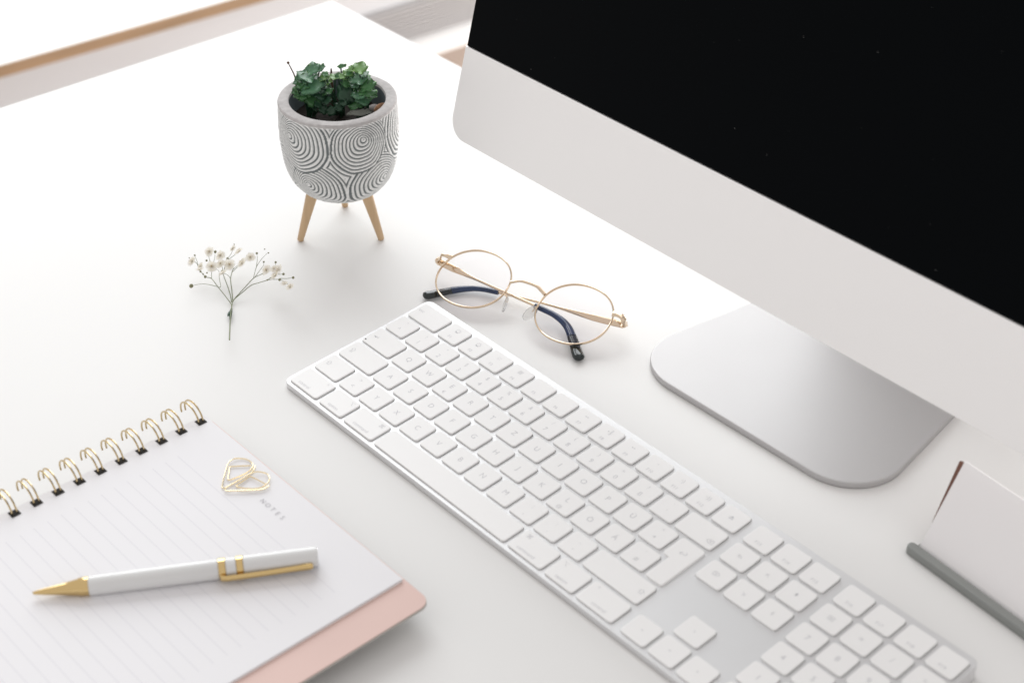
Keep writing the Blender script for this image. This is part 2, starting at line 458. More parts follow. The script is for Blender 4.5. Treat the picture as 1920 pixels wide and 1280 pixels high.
# home row
key(0, 1.75, 2, prints=[("\u21ea", 0.16, 0.5, 4.6)])
for i, ch in enumerate("ASDFGHJK"): key(1.75 + i, 2.75 + i, 2, prints=one(ch))
key(9.75, 10.75, 2, prints=[("L", 0.5, 0.62, BIG), ("@", 0.5, 0.2, 3.4)])
key(10.75, 11.75, 2, prints=one("\u00d6")); key(11.75, 12.75, 2, prints=one("\u00c4"))
key(12.75, 13.75, 2, prints=two("#", "'"))
# top letter row
key(0, 1.5, 3, prints=[("\u21e5", 0.18, 0.5, 4.6)])
for i, ch in enumerate("QW"): key(1.5 + i, 2.5 + i, 3, prints=one(ch))
key(3.5, 4.5, 3, prints=[("E", 0.5, 0.62, BIG), ("\u20ac", 0.5, 0.2, 3.4)])
for i, ch in enumerate("RTZUIOP"): key(4.5 + i, 5.5 + i, 3, prints=one(ch))
key(11.5, 12.5, 3, prints=one("\u00dc")); key(12.5, 13.5, 3, prints=two("+", "*"))
# L-shaped return key
xa, xb, xc = 13.5 * PXK + GX, 13.75 * PXK + GX, 14.5 * PXK
ya, yb, yc = 2 * PYK, 3 * PYK, 4 * PYK - GY
ol = rounded([(xb, ya), (xc, ya), (xc, yc), (xa, yc), (xa, yb - 0.1), (xb, yb - 0.1)], [1.9, 1.9, 1.9, 1.9, 1.9, 0.8], 4)
b = MB(); prism(b, [(x - xa, y - ya) for x, y in ol], -1.2, 0, 0.32, 2)
o = link('return_key', b.mesh('return_key', angle=60), M['key'], kb, (xa, ya, 0), 'tall L-shaped return key')
legend(o, "\u21a9", 8.5, 24.5, 4.6)
# number row
key(0, 1, 4, prints=two("^", "\u00b0"))
for i, (lo, hi) in enumerate(zip("1234567890\u00df\u00b4", "!\"\u00a7$%&/()=?`")): key(1 + i, 2 + i, 4, prints=two(lo, hi))
key(13, 14.5, 4, prints=[("\u232b", 0.84, 0.3, 4.4)])
# function row
key(0, 1.5, 5, prints=[("esc", 0.16, 0.55, 3.6)])
ICON = ["\u2600", "\u2600", "\u25f1", "\u25a6", "", "", "\u25c2\u25c2", "\u25b8\u2016", "\u25b8\u25b8", "\u25c3", "\u25c3)", "\u25c3))"]
for i in range(12): key(1.5 + i, 2.5 + i, 5, prints=[("F%d" % (i + 1), 0.5, 0.24, 3.0)] + ([(ICON[i], 0.5, 0.68, 4.0)] if ICON[i] else []))
key(13.5, 14.5, 5, prints=one("\u23cf", 4.2))
# navigation block
for i in range(3): key(14.5 + i, 15.5 + i, 5, 1, prints=[("F%d" % (13 + i), 0.5, 0.24, 3.0)])
for r, row in ((4, ("fn1", "\u2196", "\u21de")), (3, ("\u2326", "\u2198", "\u21df"))): pass
key(14.5, 15.5, 4, 1, prints=one("fn", 3.8)); key(15.5, 16.5, 4, 1, prints=one("\u2196", 4)) ; key(16.5, 17.5, 4, 1, prints=one("\u21de", 3.4))
key(14.5, 15.5, 3, 1, prints=one("\u2326", 4)); key(15.5, 16.5, 3, 1, prints=one("\u2198", 4)); key(16.5, 17.5, 3, 1, prints=one("\u21df", 3.4))
key(15.5, 16.5, 1, 1, prints=one("\u25b4", 4)); key(14.5, 15.5, 0, 1, prints=one("\u25c2", 4)); key(15.5, 16.5, 0, 1, prints=one("\u25be", 4)); key(16.5, 17.5, 0, 1, prints=one("\u25b8", 4))
# numeric pad
for i in range(4): key(17.5 + i, 18.5 + i, 5, 2, prints=[("F%d" % (16 + i), 0.5, 0.24, 3.0)])
key(17.5, 18.5, 4, 2, prints=one("\u2327", 4))
for i, ch in enumerate("=/*"): key(18.5 + i, 19.5 + i, 4, 2, prints=one(ch))
for r, row in ((3, "789-"), (2, "456+")):
    for i, ch in enumerate(row): key(17.5 + i, 18.5 + i, r, 2, prints=one(ch))
for i, ch in enumerate("123"): key(17.5 + i, 18.5 + i, 1, 2, prints=one(ch))
key(20.5, 21.5, 0, 2, 2, prints=[("\u2324", 0.5, 0.5, 4)])
key(17.5, 19.5, 0, 2, prints=one("0")); key(19.5, 20.5, 0, 2, prints=one(","))
for p in ((4.4, 57.0, 0.1, 0.5), (143.3, 68.8, 0.02, 0.45)):
    b = MB(); blob(b, (0, 0, 0), p[3], 8, 4, (1.5, 0.8, 0.5)); link('dust_speck', b.mesh('dust_speck'), M['dark'], kb, p[:3])

# ------------------------------------------------------------------ desktop computer
TC = math.radians(14.5227); sc_, cc_ = math.sin(TC), math.cos(TC)
CO = (211, 176, 0)
comp = root('desktop_computer', CO, 'large silver desktop computer with a black switched-off screen', 'computer')
def scr(x, s, n): return (x, 191.1 + s * sc_ - n * cc_, 142.4 + s * cc_ + n * sc_)
def sprism(ol, n0, n1, bev, bev0=0.0):
    t = MB(); prism(t, ol, n0, n1, bev, 3, None, bev0); r = MB(); r.add([scr(x, s, n) for x, s, n in t.v], t.f); return r
XL, XR, SB, ST = -54.5, 475.5, -60.0, 308.0
ol = rounded([(XL, SB), (XR, SB), (XR, 0.0), (XL, 0.0)], [13.5, 13.5, 0, 0], 10)
part('chin_panel', sprism(ol, -5.0, 0.0, 0.35), M['alu_body'], comp, CO, angle=50)
# rear shell: rounded outline bulging backwards
olb = rounded([(XL, SB), (XR, SB), (XR, ST), (XL, ST)], 13.5, 8)
cx, cs = (XL + XR) / 2, (SB + ST) / 2
b = MB(); v = []; f = []; nn = len(olb); NR = 14
for k in range(NR + 1):
    t = 1 - k / NR * 0.98; dep = -5.2 - 40 * (1 - t ** 2) ** 0.8 * (1 if t < 1 else 0)
    v += [scr(cx + (x - cx) * t, cs + (y - cs) * t, dep) for x, y in olb]
for k in range(NR):
    for i in range(nn): j = (i + 1) % nn; f.append((k * nn + i, k * nn + j, (k + 1) * nn + j, (k + 1) * nn + i))
f.append(tuple(range(NR * nn, NR * nn + nn))); f.append(tuple(range(nn))[::-1]); b.add(v, f)
part('rear_shell', b, M['alu_body'], comp, CO)
ol = rounded([(XL, 0.25), (XR, 0.25), (XR, ST), (XL, ST)], [0, 0, 13.5, 13.5], 8)
part('side_rim', sprism(ol, -5.0, -1.3, 0.3), M['alu_body'], comp, CO, angle=50)
ol = rounded([(XL + 1.1, 0.5), (XR - 1.1, 0.5), (XR - 1.1, ST - 1.1), (XL + 1.1, ST - 1.1)], [0.3, 0.3, 12.5, 12.5], 8)
g = part('screen_glass', sprism(ol, -1.28, -0.15, 0.25), M['glass_black'], comp, CO, 'glossy black dark screen glass', angle=50)
b = MB()
for q in range(26):
    x = random.uniform(-40, 330); s = random.uniform(4, 130); p = scr(x, s, -0.12)
    blob(b, p, random.choice((0.07, 0.09, 0.11, 0.17)), 5, 3)
part('screen_dust', b, M['dust'], comp, CO, kind='stuff')
# foot and neck
ol = rounded([(116.2, 167.4), (304.5, 169.0), (277, 343), (143, 343)], [34, 34, 6, 6], 14)
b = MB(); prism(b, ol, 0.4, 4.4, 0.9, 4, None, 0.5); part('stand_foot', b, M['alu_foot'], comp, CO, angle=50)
b = MB(); v = []; f = []
path = [(330, 3.0), (344, 5.0), (350, 14), (347, 40), (336, 90), (320, 150), (302, 205), (280, 245), (262, 262)]
for i, (y, z) in enumerate(path):
    a_ = Vector(path[max(0, i - 1)]); b_ = Vector(path[min(len(path) - 1, i + 1)]); t_ = (b_ - a_).normalized(); n_ = Vector((-t_.y, t_.x)) * 4.5
    hw = 84 - 20 * i / (len(path) - 1)
    for sx in (-1, 1):
        for sn in (-1, 1): v.append((211 + sx * hw, y + n_.x * sn * 0.5, z + n_.y * sn * 0.5 + (2.0 if i == 0 else 0)))
for i in range(len(path) - 1):
    k = i * 4; l = k + 4
    f += [(k, k + 1, l + 1, l), (k + 2, k + 3, l + 3, l + 2), (k, k + 2, l + 2, l), (k + 1, k + 3, l + 3, l + 1)]
f += [(0, 1, 3, 2), (len(v) - 4, len(v) - 3, len(v) - 1, len(v) - 2)]
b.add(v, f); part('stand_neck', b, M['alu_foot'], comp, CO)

# ------------------------------------------------------------------ glasses
GO = (39.5, 156.3, 0)
gl = root('eyeglasses', GO, 'round thin gold-rimmed glasses with folded temples and navy tips', 'glasses')
phi, al = math.radians(16.14), math.radians(20)
gd = Vector((math.cos(phi), math.sin(phi), 0)); gu = Vector((-math.sin(phi) * math.cos(al), math.cos(phi) * math.cos(al), math.sin(al))); gn = gd.cross(gu)
gc = Vector((39.52, 156.29, 14.0)); RA, RB, PIT = 24.9, 22.9, 74.85
def gp(a, u, n=0.0): return gc + gd * a + gu * u + gn * n
def lens_pt(s, t, k=1.0, n=0.0):
    sup = 2.12; c_, s_ = math.cos(t), math.sin(t)
    x = math.copysign(abs(c_) ** (2 / sup), c_) * RA * k; y = math.copysign(abs(s_) ** (2 / sup), s_) * RB * k
    bow = -0.0026 * (x * x + y * y) + 1.2
    return gp(s * PIT / 2 + x, y, n + bow)
for s in (-1, 1):
    b = MB(); tube(b, [lens_pt(s, 2 * PI * i / 72) for i in range(72)], 0.72, 8, True, flat=(0.85, 1.3), up=tuple(gn))
    part('rim', b, M['rose'], gl, GO)
    b = MB(); v = [gp(s * PIT / 2, 0, 1.2)]; f = []
    for r in range(1, 5):
        for i in range(48): v.append(lens_pt(s, 2 * PI * i / 48, r / 4 * 0.985))
    for i in range(48): f.append((0, 1 + i, 1 + (i + 1) % 48))
    for r in range(3):
        for i in range(48): j = (i + 1) % 48; f.append((1 + r * 48 + i, 1 + r * 48 + j, 1 + (r + 1) * 48 + j, 1 + (r + 1) * 48 + i))
    b.add(v, f); part('lens', b, M['lens'], gl, GO)
xi = PIT / 2 - RA
b = MB(); tube(b, catmull([gp(-xi - 0.4, 6.0, 0.6), gp(-xi + 3, 7.4, 1.6), gp(-6, 8.6, 2.4), gp(0, 8.9, 2.6), gp(6, 8.6, 2.4), gp(xi - 3, 7.4, 1.6), gp(xi + 0.4, 6.0, 0.6)], 6), 1.1, 8, flat=(1.1, 0.75), up=tuple(gn))
part('bridge', b, M['rose'], gl, GO)
LT, LT2, RT, RT2 = [[-29.74,146.16,10.0],[-9.93,149.45,9.5],[22.57,155.32,9.0],[47.33,159.49,9.0]], [[47.33,159.49,9.0],[51.57,160.64,8.6],[62.76,163.13,7.5],[73.99,162.24,6.0],[86.38,155.97,4.5],[95.59,150.36,3.2],[102.1,146.37,3.0]], [[98.59,186.15,9.0],[82.81,180.21,8.0],[60.59,173.61,6.5],[42.1,167.66,5.5],[24.24,160.78,4.5],[15.23,157.3,4.0]], [[15.23,157.3,4.0],[5.11,152.4,3.6],[-1.33,146.52,3.4],[-7.04,137.72,3.2],[-12.0,126.06,3.0],[-15.14,118.8,3.0]]
for s, tp, tip in ((-1, LT, LT2), (1, RT, RT2)):
    # end piece: a strap that leaves the rim, turns back and down to the hinge
    xo = s * (PIT / 2 + RA)
    h = Vector(tp[0])
    b = MB(); tube(b, catmull([gp(xo - s * 2.2, 9.5, 0.2), gp(xo + s * 1.5, 9.6, 0.8), gp(xo + s * 5.0, 9.0, 0.2), gp(xo + s * 6.4, 7.6, -3.0), h + gd * s * 3.0 + Vector((0, 0, 1.6)), h + gd * s * 1.0], 5), 1.0, 8, flat=(2.1, 0.75), up=tuple(gn + gd * s * 0.8))
    e = part('endpiece', b, M['rose'], gl, GO)
    b = MB(); lathe(b, [(0, -2.0), (1.2, -2.0), (1.2, 2.0), (0, 2.0)], h + gd * s * 0.8, gu, 12)
    part('hinge', b, M['rose'], e, GO)
    pp = catmull(tp, 8)
    b = MB(); tube(b, pp, 1.05, 10, flat=lambda t: (0.9, 2.3 - 1.35 * min(1, max(0, (t - 0.22) / 0.22))) , up=tuple(gu * 0.8 + Vector((0, 0.3, 0.6))))
    te = part('temple', b, M['rose'], gl, GO)
    pp = catmull(tip, 8)
    k0 = int(len(pp) * 0.62)
    def rr(t): return 1.9 + 1.35 * max(0, (t - 0.3) / 0.7) if t < 0.90 else 3.05 * math.sqrt(max(0.05, 1 - ((t - 0.90) / 0.10) ** 2))
    n_ = len(pp); rad = [rr(i / (n_ - 1)) for i in range(n_)]
    b = MB(); tube(b, pp[:k0 + 1], rad[:k0 + 1], 12, flat=(1.2, 0.85)); part('temple_tip', b, M['navy'], te, GO)
    b = MB(); tube(b, pp[k0:], rad[k0:], 12, flat=(1.25, 0.72)); part('tip_end', b, M['black_tip'], te, GO)
    # nose pad on its wire arm
    b = MB(); tube(b, catmull([gp(s * (xi + 0.9), -4.0, 0.4), gp(s * (xi - 1.5), -3.0, -2.5), gp(s * (xi - 2.8), -6.5, -4.0)], 6), 0.45, 6)
    pa = part('pad_arm', b, M['rose'], gl, GO)
    t = MB(); blob(t, (0, 0, 0), 1.0, 14, 8)
    ax = (gu * 0.95 + gd * s * 0.30).normalized(); nx = (gd * s * 0.8 + gn * 0.6); nx = (nx - ax * nx.dot(ax)).normalized(); bx = ax.cross(nx)
    cpt = gp(s * (xi - 3.2), -8.0, -3.6)
    b = MB(); b.add([cpt + ax * (x * 6.4) + bx * (y * 3.4) + nx * (z * 0.95) for x, y, z in t.v], t.f)
    part('nose_pad', b, M['silicone'], gl, GO)

# ------------------------------------------------------------------ plant pot
PCX, PCY = -118.5, 134.8
PO = (PCX, PCY, 0)
pot = root('plant_pot', PO, 'grey concrete pot carved with white spirals on wooden peg legs', 'pot')
PROF = [(20, 32.6), (25, 34.8), (29.8, 38.8), (34.6, 46), (37.7, 55.5), (39.2, 67), (39.7, 80), (39.4, 92), (38.9, 98.2)]
fine = catmull([(r, 0, z) for r, z in PROF], 40)
arc = [0.0]
for i in range(1, len(fine)): arc.append(arc[-1] + (fine[i] - fine[i - 1]).length)
NM, NT = 210, 560
LA = arc[-1]
def at_arc(m):
    lo, hi = 0, len(arc) - 1
    while hi - lo > 1:
        md = (lo + hi) // 2
        if arc[md] <= m: lo = md
        else: hi = md
    t = (m - arc[lo]) / max(1e-9, arc[hi] - arc[lo]); p = fine[lo].lerp(fine[hi], t); return p.x, p.z
def arc_of(z):
    for i in range(len(fine)):
        if fine[i].z >= z: return arc[i]
    return LA
# carved discs, uppermost first: angle, height, offset of the rings, outer size
DISC = [(-91, 86, 0.42, -0.12, 22.0), (64, 87, -0.42, -0.12, 22.5), (-13, 87.7, -0.16, -0.26, 20.0), (137, 86, 0.15, -0.2, 22.0), (202, 87, 0.1, -0.2, 23.0),
        (16, 53, -0.48, 0.0, 20.0), (-73.4, 52.7, 0.30, -0.10, 19.5), (100, 53, 0.2, 0.0, 21.0), (190, 53, -0.2, 0.0, 21.0), (250, 52, 0.1, 0, 22.0)]
PER = 2.12
DISC = [(math.radians(a), arc_of(z), sx, sy, round(R / PER) * PER) for a, z, sx, sy, R in DISC]
v = []; wash = []; f = []
for i in range(NM + 1):
    m_ = LA * i / NM; r, z = at_arc(m_); r2, z2 = at_arc(min(LA, m_ + 0.3)); r1, z1 = at_arc(max(0, m_ - 0.3))
    tr_, tz_ = r2 - r1, z2 - z1; ln = math.hypot(tr_, tz_); nr, nz = tz_ / ln, -tr_ / ln
    for k in range(NT):
        th = 2 * PI * k / NT; g_ = 1.0; wv = 0.92
        for da, dm, sx, sy, R in DISC:
            d = (th - da + PI) % (2 * PI) - PI
            qx, qy = d * r, m_ - dm
            qx += 0.35 * math.sin(qy * 0.35 + da * 3); qy += 0.3 * math.sin(qx * 0.4 + da * 5)
            ss = 1 - sx * sx - sy * sy; qs = qx * sx + qy * sy
            rad = (-qs + math.sqrt(qs * qs + ss * (qx * qx + qy * qy))) / ss
            if rad < R + 0.5:
                if rad > R - 0.6: g_ = 0.0
                else:
                    ph = (rad / PER) % 1.0; e = abs(ph - 0.5) * 2
                    g_ = 1 - min(1, max(0, (e - 0.50) / 0.24))
                break
        else:
            best = 1e9
            for da, dm, sx, sy, R in DISC:
                d = (th - da + PI) % (2 * PI) - PI; qx, qy = d * r, m_ - dm
                ss = 1 - sx * sx - sy * sy; qs = qx * sx + qy * sy
                rad = (-qs + math.sqrt(qs * qs + ss * (qx * qx + qy * qy))) / ss
                if rad / R < best: best = rad / R; ph = (rad / PER) % 1.0
            e = abs(ph - 0.5) * 2; g_ = 1 - min(1, max(0, (e - 0.50) / 0.24))
        if i > NM - 5: g_ = max(g_, (i - (NM - 5)) / 5)
        dsp = -0.75 * (1 - g_) + 0.25 * noise.noise(Vector((th * 9, m_ * 0.22, 3)))
        rr_ = r + nr * dsp; zz_ = z + nz * dsp
        v.append((PCX + rr_ * math.cos(th), PCY + rr_ * math.sin(th), zz_)); wash.append(g_)
for i in range(NM):
    for k in range(NT): l = (k + 1) % NT; f.append((i * NT + k, i * NT + l, (i + 1) * NT + l, (i + 1) * NT + k))
f.append(tuple(range(NT))[::-1])
me = bpy.data.meshes.new('bowl'); ox, oy, oz = PO
me.from_pydata([((x - ox) * S, (y - oy) * S, (z - oz) * S) for x, y, z in v], [], f)
a_ = me.attributes.new("wash", 'FLOAT', 'POINT'); a_.data.foreach_set("value", wash)
me.polygons.foreach_set("use_smooth", [True] * len(me.polygons)); me.update()
link('bowl', me, M['carved'], pot)
b = MB(); v = []; f = []; NT2 = 96
rimp = [(38.8, 97.6), (39.05, 98.8), (38.9, 99.7), (38.3, 100.2), (32.8, 100.2), (31.9, 99.8), (31.5, 98.4)]
for i, (r, z) in enumerate(rimp):
    for k in range(NT2):
        th = 2 * PI * k / NT2; j = 0.45 * noise.noise(Vector((math.cos(th) * 3, math.sin(th) * 3, z * 0.3)))
        v.append((PCX + (r + j * 0.6) * math.cos(th), PCY + (r + j * 0.6) * math.sin(th), z + j * 0.7))
for i in range(len(rimp) - 1):
    for k in range(NT2): l = (k + 1) % NT2; f.append((i * NT2 + k, i * NT2 + l, (i + 1) * NT2 + l, (i + 1) * NT2 + k))
b.add(v, f); part('rim', b, M['pot_rim'], pot, PO)
b = MB(); v = []; f = []
for r, z in ((31.7, 98.6), (31.2, 92), (30, 82), (28, 74)):
    for k in range(64): th = 2 * PI * k / 64; v.append((PCX + r * math.cos(th), PCY + r * math.sin(th), z))
for i in range(3):
    for k in range(64): l = (k + 1) % 64; f.append((i * 64 + k, (i + 1) * 64 + k, (i + 1) * 64 + l, i * 64 + l))
b.add(v, f); part('inner_wall', b, M['pot_in'], pot, PO)
b = MB(); v = [(PCX, PCY, 86)]; f = []
for i in range(1, 9):
    for k in range(40):
        th = 2 * PI * k / 40; r = 31.0 * i / 8
        v.append((PCX + r * math.cos(th), PCY + r * math.sin(th), 85 + 3.5 * noise.noise(Vector((r * math.cos(th) * 0.12, r * math.sin(th) * 0.12, 1))) + random.uniform(-0.5, 0.5)))
for k in range(40): f.append((0, 1 + k, 1 + (k + 1) % 40))
for i in range(7):
    for k in range(40): l = (k + 1) % 40; f.append((1 + i * 40 + k, 1 + (i + 1) * 40 + k, 1 + (i + 1) * 40 + l, 1 + i * 40 + l))
b.add(v, f); part('soil', b, M['soil'], pot, PO)
for fx, fy in ((-125.6, 102.0), (-90.2, 144.1), (-141.5, 152.5)):
    dx, dy = fx - (PCX - 1), fy - (PCY - 1.2); k = math.hypot(dx, dy); tx, ty = PCX - 1 + dx / k * 19.5, PCY - 1.2 + dy / k * 19.5
    A_ = Vector((fx, fy, 0.6)); B_ = Vector((tx, ty, 38)); D_ = B_ - A_
    b = MB(); lathe(b, [(0, -0.3), (1.85, -0.3), (2.2, 0.2), (3.1, D_.length * 0.45), (3.9, D_.length * 0.8), (4.0, D_.length), (0, D_.length)], A_, D_, 20)
    part('leg', b, M['wood'], pot, PO)
b = MB(); blob(b, (PCX + 14, PCY + 20, 89.5), 6, 10, 6, (1, 0.8, 0.6), 0.08); part('pebble', b, M['stone'], pot, PO)
b = MB(); blob(b, (PCX + 19, PCY + 20.5, 92), 5.5, 9, 5, (0.35, 1.0, 0.8), 0.06); part('bark_chip', b, M['bark'], pot, PO)

# ------------------------------------------------------------------ succulent in the pot
SO = (PCX, PCY, 86)
suc = root('succulent_plant', SO, 'small green succulent with round fleshy leaves growing in the carved pot', 'plant')
LEAF = [[-137.08,124.44,112.38,5.04],[-136.0,129.63,116.14,3.57],[-132.82,133.51,116.52,2.73],[-137.96,120.2,109.3,3.57],[-131.08,125.26,106.98,5.67],[-133.54,120.74,105.25,4.41],[-136.31,116.22,103.86,2.94],[-133.76,117.59,102.52,3.78],[-127.91,121.88,100.53,4.83],[-125.64,126.57,102.6,3.57],[-128.97,132.32,111.44,2.52],[-126.01,133.05,109.08,2.19],[-129.41,133.83,113.31,1.68],[-124.66,137.44,111.82,2.52],[-123.16,140.01,112.69,1.68],[-123.56,130.31,103.99,2.94],[-124.08,144.18,117.56,2.1],[-119.59,145.22,113.92,2.52],[-118.62,148.83,116.32,2.31],[-115.72,152.39,116.69,3.78],[-113.65,148.88,111.25,4.62],[-112.63,152.72,113.82,2.73],[-107.16,152.05,107.57,3.78],[-105.81,150.29,104.51,4.2],[-109.72,147.06,105.49,3.15],[-116.96,142.32,108.49,2.73],[-114.14,139.26,102.72,4.83],[-108.92,144.68,102.43,3.57],[-103.41,150.4,102.14,3.15],[-107.39,141.65,98.01,4.41],[-105.68,145.71,100.07,3.78],[-110.17,140.76,100.03,2.31],[-111.34,149.62,109.57,3.36],[-113.33,145.24,107.5,2.52],[-134.59,125.02,110.36,4.2],[-128.35,126.47,105.3,3.78],[-135.85,120.0,106.93,3.36],[-121.01,128.05,99.24,2.52],[-119.87,124.24,94.47,2.52],[-113.87,132.32,95.9,2.52],[-116.14,127.63,93.83,2.52],[-123.56,123.05,97.16,2.1],[-113.18,135.61,98.29,2.1],[-124.34,120.39,95.45,2.02],[-118.88,143.47,111.54,1.89],[-120.92,141.93,112.2,1.89],[-110.2,151.96,110.61,2.94],[-118.11,146.13,113.25,2.1]]
def leaf_mesh(kind):
    """unit leaf, lying in xy with its stalk at -y, cupped, thick enough to have an edge"""
    nseg = 20; v = []; f = []
    for side in (1, -1):
        v.append((0, -0.05, (0.03 if side > 0 else -0.01)))
        for r in (0.55, 1.0):
            for k in range(nseg):
                q = 2 * PI * k / nseg
                wob = 1 + (0.13 * math.cos(5 * q + kind) + 0.05 * math.cos(9 * q) if r == 1.0 else 0)
                x = math.cos(q) * r * wob * (0.95 if kind < 3 else 0.55); y = math.sin(q) * r * wob * (1 if math.sin(q) > 0 else 1.08)
                z = 0.16 * r * r * (0.6 + 0.6 * abs(x)) - 0.05 * y * y + (0.10 * math.sin(4 * q + kind * 2) if r == 1.0 else 0) + (0.02 * side if r < 1 else 0)
                if abs(x) < 0.12: z -= 0.04 * side
                v.append((x, y, z))
    o2 = 1 + 2 * nseg
    for s_, o_ in ((1, 0), (-1, o2)):
        for k in range(nseg):
            l = (k + 1) % nseg
            f.append((o_, o_ + 1 + k, o_ + 1 + l)[::s_])
            f.append((o_ + 1 + k, o_ + 1 + nseg + k, o_ + 1 + nseg + l, o_ + 1 + l)[::s_])
    me = bpy.data.meshes.new('leaf'); me.from_pydata([(x * S, y * S, z * S) for x, y, z in v], [], f)
    bm = bmesh.new(); bm.from_mesh(me); bmesh.ops.remove_doubles(bm, verts=bm.verts, dist=1e-7); bm.to_mesh(me); bm.free()
    me.polygons.foreach_set("use_smooth", [True] * len(me.polygons)); return me
LM = {}
for kind in range(4):
    for mk in ('leaf', 'leaf_light', 'leaf_pale', 'leaf_dark'):
        me = leaf_mesh(kind); me.materials.append(M[mk]); LM[kind, mk] = me
view = (CAM - Vector((PCX, PCY, 100))).normalized()
cl = [Vector((-14, -12, 92)), Vector((12, 10, 92)), Vector((-2, 3, 90))]
stems = MB()
for i, (x, y, z, r) in enumerate(LEAF):
    p = Vector((x, y, z)); loc = p - Vector(PO)
    c0 = min(cl, key=lambda q: (Vector((q.x, q.y)) - Vector((loc.x, loc.y))).length)
    out = (loc - Vector((c0.x, c0.y, 90))); out.normalize()
    r *= 1.42
    nrm = (Vector((0, 0, 0.35)) + out * 0.55 + view * 0.75 + Vector((random.uniform(-.35, .35), random.uniform(-.35, .35), random.uniform(-.2, .3)))).normalized()
    push = random.uniform(-1, 4) if z > 98 else random.uniform(-2, 2)
    p = p + view * push
    yax = Vector((out.x, out.y, 0.35 * random.uniform(-1, 1))); yax = (yax - nrm * yax.dot(nrm)).normalized(); xax = yax.cross(nrm)
    thin = (i in (2, 16, 43)); kind = 3 if thin else random.randrange(3)
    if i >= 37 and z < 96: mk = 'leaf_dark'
    elif i in (10, 11, 13, 17, 18, 19, 44, 45): mk = 'leaf_light'
    elif i in (0, 1, 3, 20, 5, 34, 2): mk = 'leaf_pale'
    else: mk = random.choice(('leaf', 'leaf', 'leaf', 'leaf_pale', 'leaf_dark'))
    o = link('leaf', LM[kind, mk], None, suc)
    R_ = Matrix((xax, yax, nrm)).transposed().to_4x4()
    o.matrix_basis = Matrix.Translation((p - Vector(SO)) * S) @ R_ @ Matrix.Diagonal((r, r, r, 1))
    base = Vector(PO) + Vector((c0.x + random.uniform(-3, 3), c0.y + random.uniform(-3, 3), 84))
    tube(stems, catmull([base, base.lerp(p, 0.5) + Vector((0, 0, 2.0)), p - nrm * 0.3 - yax * r * 0.3], 4), 0.55, 5)
part('stems', stems, M['leaf_dark'], suc, SO, kind='stuff')
up_ = Vector(PO) + Vector((-1.5, -1, 0))
b = MB(); tube(b, [up_ + Vector((-9, 4, 84)), up_ + Vector((-11, 6.5, 95)), up_ + Vector((-13.5, 8, 106)), up_ + Vector((-14.5, 9, 112.5))], [1.3, 1.1, 1.0, 0.5], 7); part('upright_stalk', b, M['twig'], suc, SO)
b = MB(); t0 = Vector((-140, 122, 96)); tube(b, [t0, Vector((-146, 120.7, 112)), Vector((-149.7, 119.8, 118))], [0.6, 0.5, 0.35], 6); blob(b, Vector((-149.9, 119.7, 118.5)), 0.95, 6, 4); part('dry_sprout', b, M['twig'], suc, SO)
o = link('dry_leaf', None or leaf_mesh(3), M['dry'], suc)
o.data.materials.clear(); o.data.materials.append(M['dry'])
vx = Vector((0.72, 0.66, 0.12)).normalized(); vn = Vector((0.1, -0.25, 0.95)); vn = (vn - vx * vn.dot(vx)).normalized()
o.matrix_basis = Matrix.Translation((Vector((PCX + 22.0, PCY + 1.5, 97.0)) - Vector(SO)) * S) @ Matrix((vx.cross(vn) * -1, vx, vn)).transposed().to_4x4() @ Matrix.Diagonal((6.0, 8.0, 5, 1))

